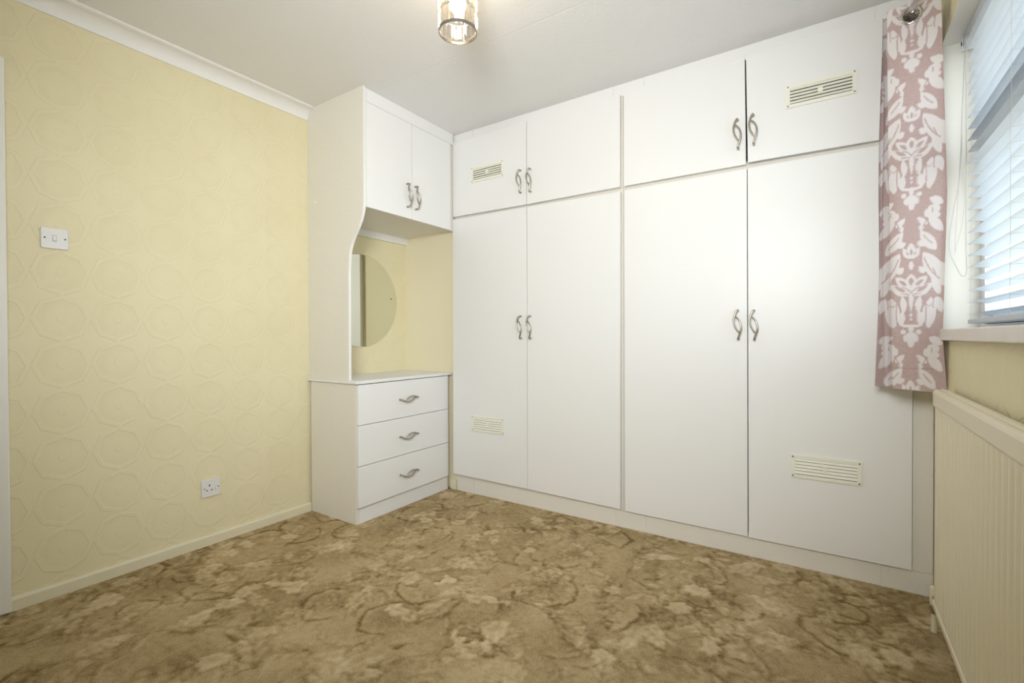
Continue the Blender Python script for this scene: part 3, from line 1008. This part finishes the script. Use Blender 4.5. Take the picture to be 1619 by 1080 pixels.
def smooth_path(P, n=8):
    P = [Vector(p) for p in P]
    out = []
    for i in range(len(P) - 1):
        p0, p1, p2, p3 = P[max(i - 1, 0)], P[i], P[i + 1], P[min(i + 2, len(P) - 1)]
        for k in range(n):
            t_ = k / n
            out.append(0.5 * ((2 * p1) + (p2 - p0) * t_ + (2 * p0 - 5 * p1 + 4 * p2 - p3) * t_ * t_ + (3 * p1 - p0 - 3 * p2 + p3) * t_ ** 3))
    out.append(P[-1])
    return out


lp.tube(smooth_path(P), 0.0013, 6).build('control_cord', 'cord', bl)
MB().tube(smooth_path([(2.940, -0.165, 2.045), (2.932, -0.165, 1.7), (2.922, -0.165, 1.45), (2.916, -0.165, 1.30)]), 0.0009, 6).build('pull_cord', 'cord', bl)
MB().tube(smooth_path([(2.936, -0.166, 1.58), (2.941, -0.166, 1.48), (2.934, -0.166, 1.40), (2.918, -0.166, 1.31)]), 0.0009, 6).build('pull_cord', 'cord', bl)


# ------------------------------------------------------------------ curtain
PX, PZ = 2.790, 2.152


def motif(U, V):
    """damask print; U, V in print units, V growing downwards, one repeat is 720 x 1490."""
    V = V % 1490.0
    A = np.abs(U)
    W = np.zeros_like(U)

    def put_(mask, v=1.0):
        np.copyto(W, v, where=mask)

    def leaf(x0, y0, x1, y1, hw, bend=0.0, f=0.85):
        """teardrop from (x0, y0) to (x1, y1), on the mirrored half."""
        out = np.zeros(U.shape, bool)
        for dv in (-1490, 0, 1490):
            dx, dy = x1 - x0, y1 - y0
            L = math.hypot(dx, dy)
            s = ((A - x0) * dx + (V + dv - y0) * dy) / L / L
            q = (-(A - x0) * dy + (V + dv - y0) * dx) / L - bend * np.sin(np.pi * np.clip(s, 0, 1))
            out |= (s > 0) & (s < 1) & (np.abs(q) < hw * np.sin(np.pi * np.clip(s, 0, 1) ** f) ** 0.75)
        return out

    def line(x0, y0, x1, y1, hw, bend=0.0):
        out = np.zeros(U.shape, bool)
        for dv in (-1490, 0, 1490):
            dx, dy = x1 - x0, y1 - y0
            L = math.hypot(dx, dy)
            s = ((A - x0) * dx + (V + dv - y0) * dy) / L / L
            q = (-(A - x0) * dy + (V + dv - y0) * dx) / L - bend * np.sin(np.pi * np.clip(s, 0, 1))
            out |= (s > 0) & (s < 1) & (np.abs(q) < hw)
        return out

    def dot(x, y, rx, ry=None):
        ry = ry or rx
        out = np.zeros(U.shape, bool)
        for dv in (-1490, 0, 1490):
            out |= ((A - x) / rx) ** 2 + ((V + dv - y) / ry) ** 2 < 1
        return out

    # palmette
    put_(leaf(0, 225, 235, 105, 50, 18, 0.9)); put_(leaf(0, 195, 170, 30, 48, -8, 1.1)); put_(leaf(0, 190, 0, 2, 60, 0, 1.25))
    put_(leaf(60, 190, 180, 118, 20, 8), 0.0); put_(leaf(50, 130, 130, 68, 20, -4), 0.0); put_(leaf(0, 128, 0, 40, 26, 0, 1.2), 0.0)
    put_(line(6, 200, 100, 140, 6, -10), 0.0); put_(line(2, 235, 110, 215, 6, -8), 0.0)
    # stem and acanthus
    put_(leaf(0, 225, 0, 415, 27, 0, 0.5)); put_(dot(0, 448, 17)); put_(dot(0, 494, 13))
    put_(leaf(185, 592, 212, 258, 74, -6, 1.0)); put_(leaf(262, 258, 322, 425, 48, 0, 0.7))
    put_(leaf(78, 425, 96, 240, 36, -8, 1.0)); put_(leaf(112, 560, 92, 400, 36, -6, 0.8)); put_(line(0, 565, 118, 548, 15, 10))
    put_(line(146, 570, 150, 310, 6.5, 10), 0.0); put_(line(160, 330, 220, 335, 5, 22), 0.0); put_(line(240, 285, 236, 380, 5, 6), 0.0)
    # drop below
    put_(dot(0, 602, 30)); put_(dot(82, 632, 30, 26)); put_(dot(0, 690, 62, 58)); put_(dot(48, 700, 36, 40)); put_(dot(0, 750, 34, 48))
    # side sprays
    put_(leaf(330, 760, 190, 690, 46, 0)); put_(dot(235, 812, 66, 48)); put_(dot(240, 880, 62, 36)); put_(dot(165, 852, 32, 44))
    put_(leaf(330, 1055, 175, 890, 52, 6, 1.0)); put_(leaf(170, 965, 65, 880, 32, -6)); put_(leaf(120, 960, 95, 1030, 26, 0))
    put_(leaf(262, 1245, 92, 1030, 62, -4, 0.9)); put_(leaf(150, 1190, 58, 1150, 34, 0))
    put_(line(215, 850, 215, 795, 6, 8), 0.0); put_(line(180, 905, 120, 1000, 5, 6), 0.0); put_(line(225, 1180, 130, 1080, 6, -6), 0.0)
    # crown and seed
    put_(leaf(0, 1320, 88, 1205, 34, 12)); put_(leaf(0, 1318, 0, 1155, 46, 0, 1.1)); put_(leaf(0, 1290, 0, 1220, 15, 0), 0.0); put_(leaf(28, 1285, 55, 1245, 9, 0), 0.0)
    put_(dot(0, 1398, 25, 46))
    # large feathered leaves
    put_(leaf(350, 1640, 125, 1265, 88, 8, 1.1)); put_(leaf(330, 1500, 290, 1370, 50, 0)); put_(leaf(150, 1480, 80, 1420, 36, 0)); put_(leaf(300, 1720, 220, 1500, 44, 0))
    put_(line(300, 1560, 135, 1320, 7, -22), 0.0); put_(line(260, 1520, 225, 1440, 6, 4), 0.0)
    return W


def curtain():
    nt, nv = 700, 560
    panels = 5.25
    tt = np.linspace(0, panels, nt)
    ztop, zbot = 2.195, 0.822
    vv = np.linspace(0, 1, nv)
    T_, V_ = np.meshgrid(tt, vv)
    z = ztop + (zbot - ztop) * V_
    right = np.interp(V_, [0, 0.05, 0.5, 0.86, 1], [2.866, 2.868, 2.884, 2.875, 2.888])
    l1 = np.interp(V_, [0, 0.05, 0.5, 1], [2.722, 2.724, 2.732, 2.745])
    l5 = np.interp(V_, [0, 0.05, 0.5, 1], [2.716, 2.714, 2.704, 2.697])
    left = l1 + (l5 - l1) * np.clip((T_ - 1.2) / 3.6, 0, 1)
    c = np.cos(np.pi * T_)
    shape = np.sign(c) * np.abs(c) ** 0.78
    x = 0.5 * (right + left) + 0.5 * (right - left) * shape
    # each fold wanders a little down the drop
    wob = 0.004 * np.sin(2.1 * z + T_ * 2.3) + 0.003 * np.sin(6.5 * z + T_ * 5)
    x = x + wob * np.clip(T_ - 0.7, 0, 1)
    x = np.minimum(x, 2.886)
    step = 0.0385
    y = -0.238 + step * np.minimum(T_, 1.0) + 0.017 * np.maximum(T_ - 1.0, 0) + 0.004 * np.sin(3 * z + 1.5 * T_)
    y = y + 0.046 * ((1 + shape) / 2) ** 0.45 * np.clip((T_ - 1.0) * 1.5, 0, 1)
    ripple = 0.004 * np.sin(2 * np.pi * T_ * 1.0 + 1.0) * np.clip(V_ * 1.5, 0, 1)
    y = y + ripple + 0.0025 * np.sin(np.pi * T_ * 5 + 4 * z) * V_
    z = z - 0.010 * V_ ** 8 * (0.5 + 0.5 * np.cos(np.pi * T_ + 0.4))
    hem = np.exp(-((z - 0.893) / 0.004) ** 2) + np.exp(-((z - 2.125) / 0.003) ** 2) * 0.4
    y = y + 0.0012 * hem
    U = (x - 2.792) / 0.000253
    Vp = (1.719 - z) / 0.000326
    W = motif(U, Vp)
    # soften the printed edges over neighbouring vertices
    W = (W * 2 + np.roll(W, 1, 0) + np.roll(W, -1, 0) + np.roll(W, 1, 1) + np.roll(W, -1, 1)) / 6
    vs = np.stack([x, y, z], -1).reshape(-1, 3).astype(np.float32)
    idx = np.arange(nt * nv).reshape(nv, nt)
    quads = np.stack([idx[:-1, :-1], idx[:-1, 1:], idx[1:, 1:], idx[1:, :-1]], -1).reshape(-1, 4)
    # punched eyelet holes
    qc = vs[quads].mean(1)
    keep = np.hypot(qc[:, 0] - PX, qc[:, 2] - PZ) > 0.0235
    root = thing('curtain', (PX, -0.15, ztop), 'dusty pink eyelet curtain with white damask print beside the window', 'curtain')
    me = bpy.data.meshes.new('fabric')
    off = np.array(wpos(root), dtype=np.float32)
    grid_mesh(me, vs - off, quads[keep])
    at = me.attributes.new('motif', 'FLOAT', 'POINT')
    at.data.foreach_set('value', W.reshape(-1).astype(np.float32))
    me.materials.append(M['curtain'])
    o = bpy.data.objects.new('fabric', me)
    COL.objects.link(o)
    o.parent = root
    # eyelets where each fold crosses the pole
    row = np.argmin(np.abs(vv - (ztop - PZ) / (ztop - zbot)))
    xr_, yr_ = x[row], y[row]
    k = 0
    for i in range(nt - 1):
        if (xr_[i] - PX) * (xr_[i + 1] - PX) <= 0:
            dx, dy = xr_[i + 1] - xr_[i], yr_[i + 1] - yr_[i]
            ang = math.atan2(dy, dx)
            e_ = MB()
            prof = []
            for j in range(10):
                a = j / 10 * 2 * math.pi
                prof.append((0.0275 + 0.0055 * math.cos(a), 0.0032 * math.sin(a)))
            e_.lathe(prof, (0, 0, 0), 'y', 36, close=True)
            me_ = e_.mesh('eyelet', 'chrome' if k == 0 else 'bronze')  # rear eyelets in darker metal, painting in the shade between the folds
            me_.polygons.foreach_set('use_smooth', [True] * len(me_.polygons))
            put(me_, 'eyelet', root, (PX, float(yr_[i]), PZ), (0, 0, ang))
            k += 1
    return root


curtain()
pole = thing('curtain_pole', (PX, -1.1, PZ), 'chrome curtain pole threaded through the pink curtain eyelets', 'pole')
MB().lathe([(0.0095, 0.0), (0.0095, 2.06)], (PX, -2.11, PZ), 'y', 24).build('rod', 'chrome', pole, smooth=False)
MB().lathe([(0.010, 0.0), (0.016, 0.004), (0.018, 0.014), (0.012, 0.024), (0.004, 0.028)], (PX, -0.0505, PZ), 'y', 20).build('finial', 'chrome', pole, smooth=True)
for y_ in (-0.052, -2.08):
    MB().lathe([(0.0125, -0.006), (0.0125, 0.004)], (PX, y_, PZ), 'y', 20).tube([(PX + 0.011, y_, PZ), (XR - 0.004, y_, PZ)], 0.006, 10).lathe([(0.022, -0.006), (0.022, -0.0005)], (XR, y_, PZ), 'x', 24).build('bracket', 'chrome', pole)
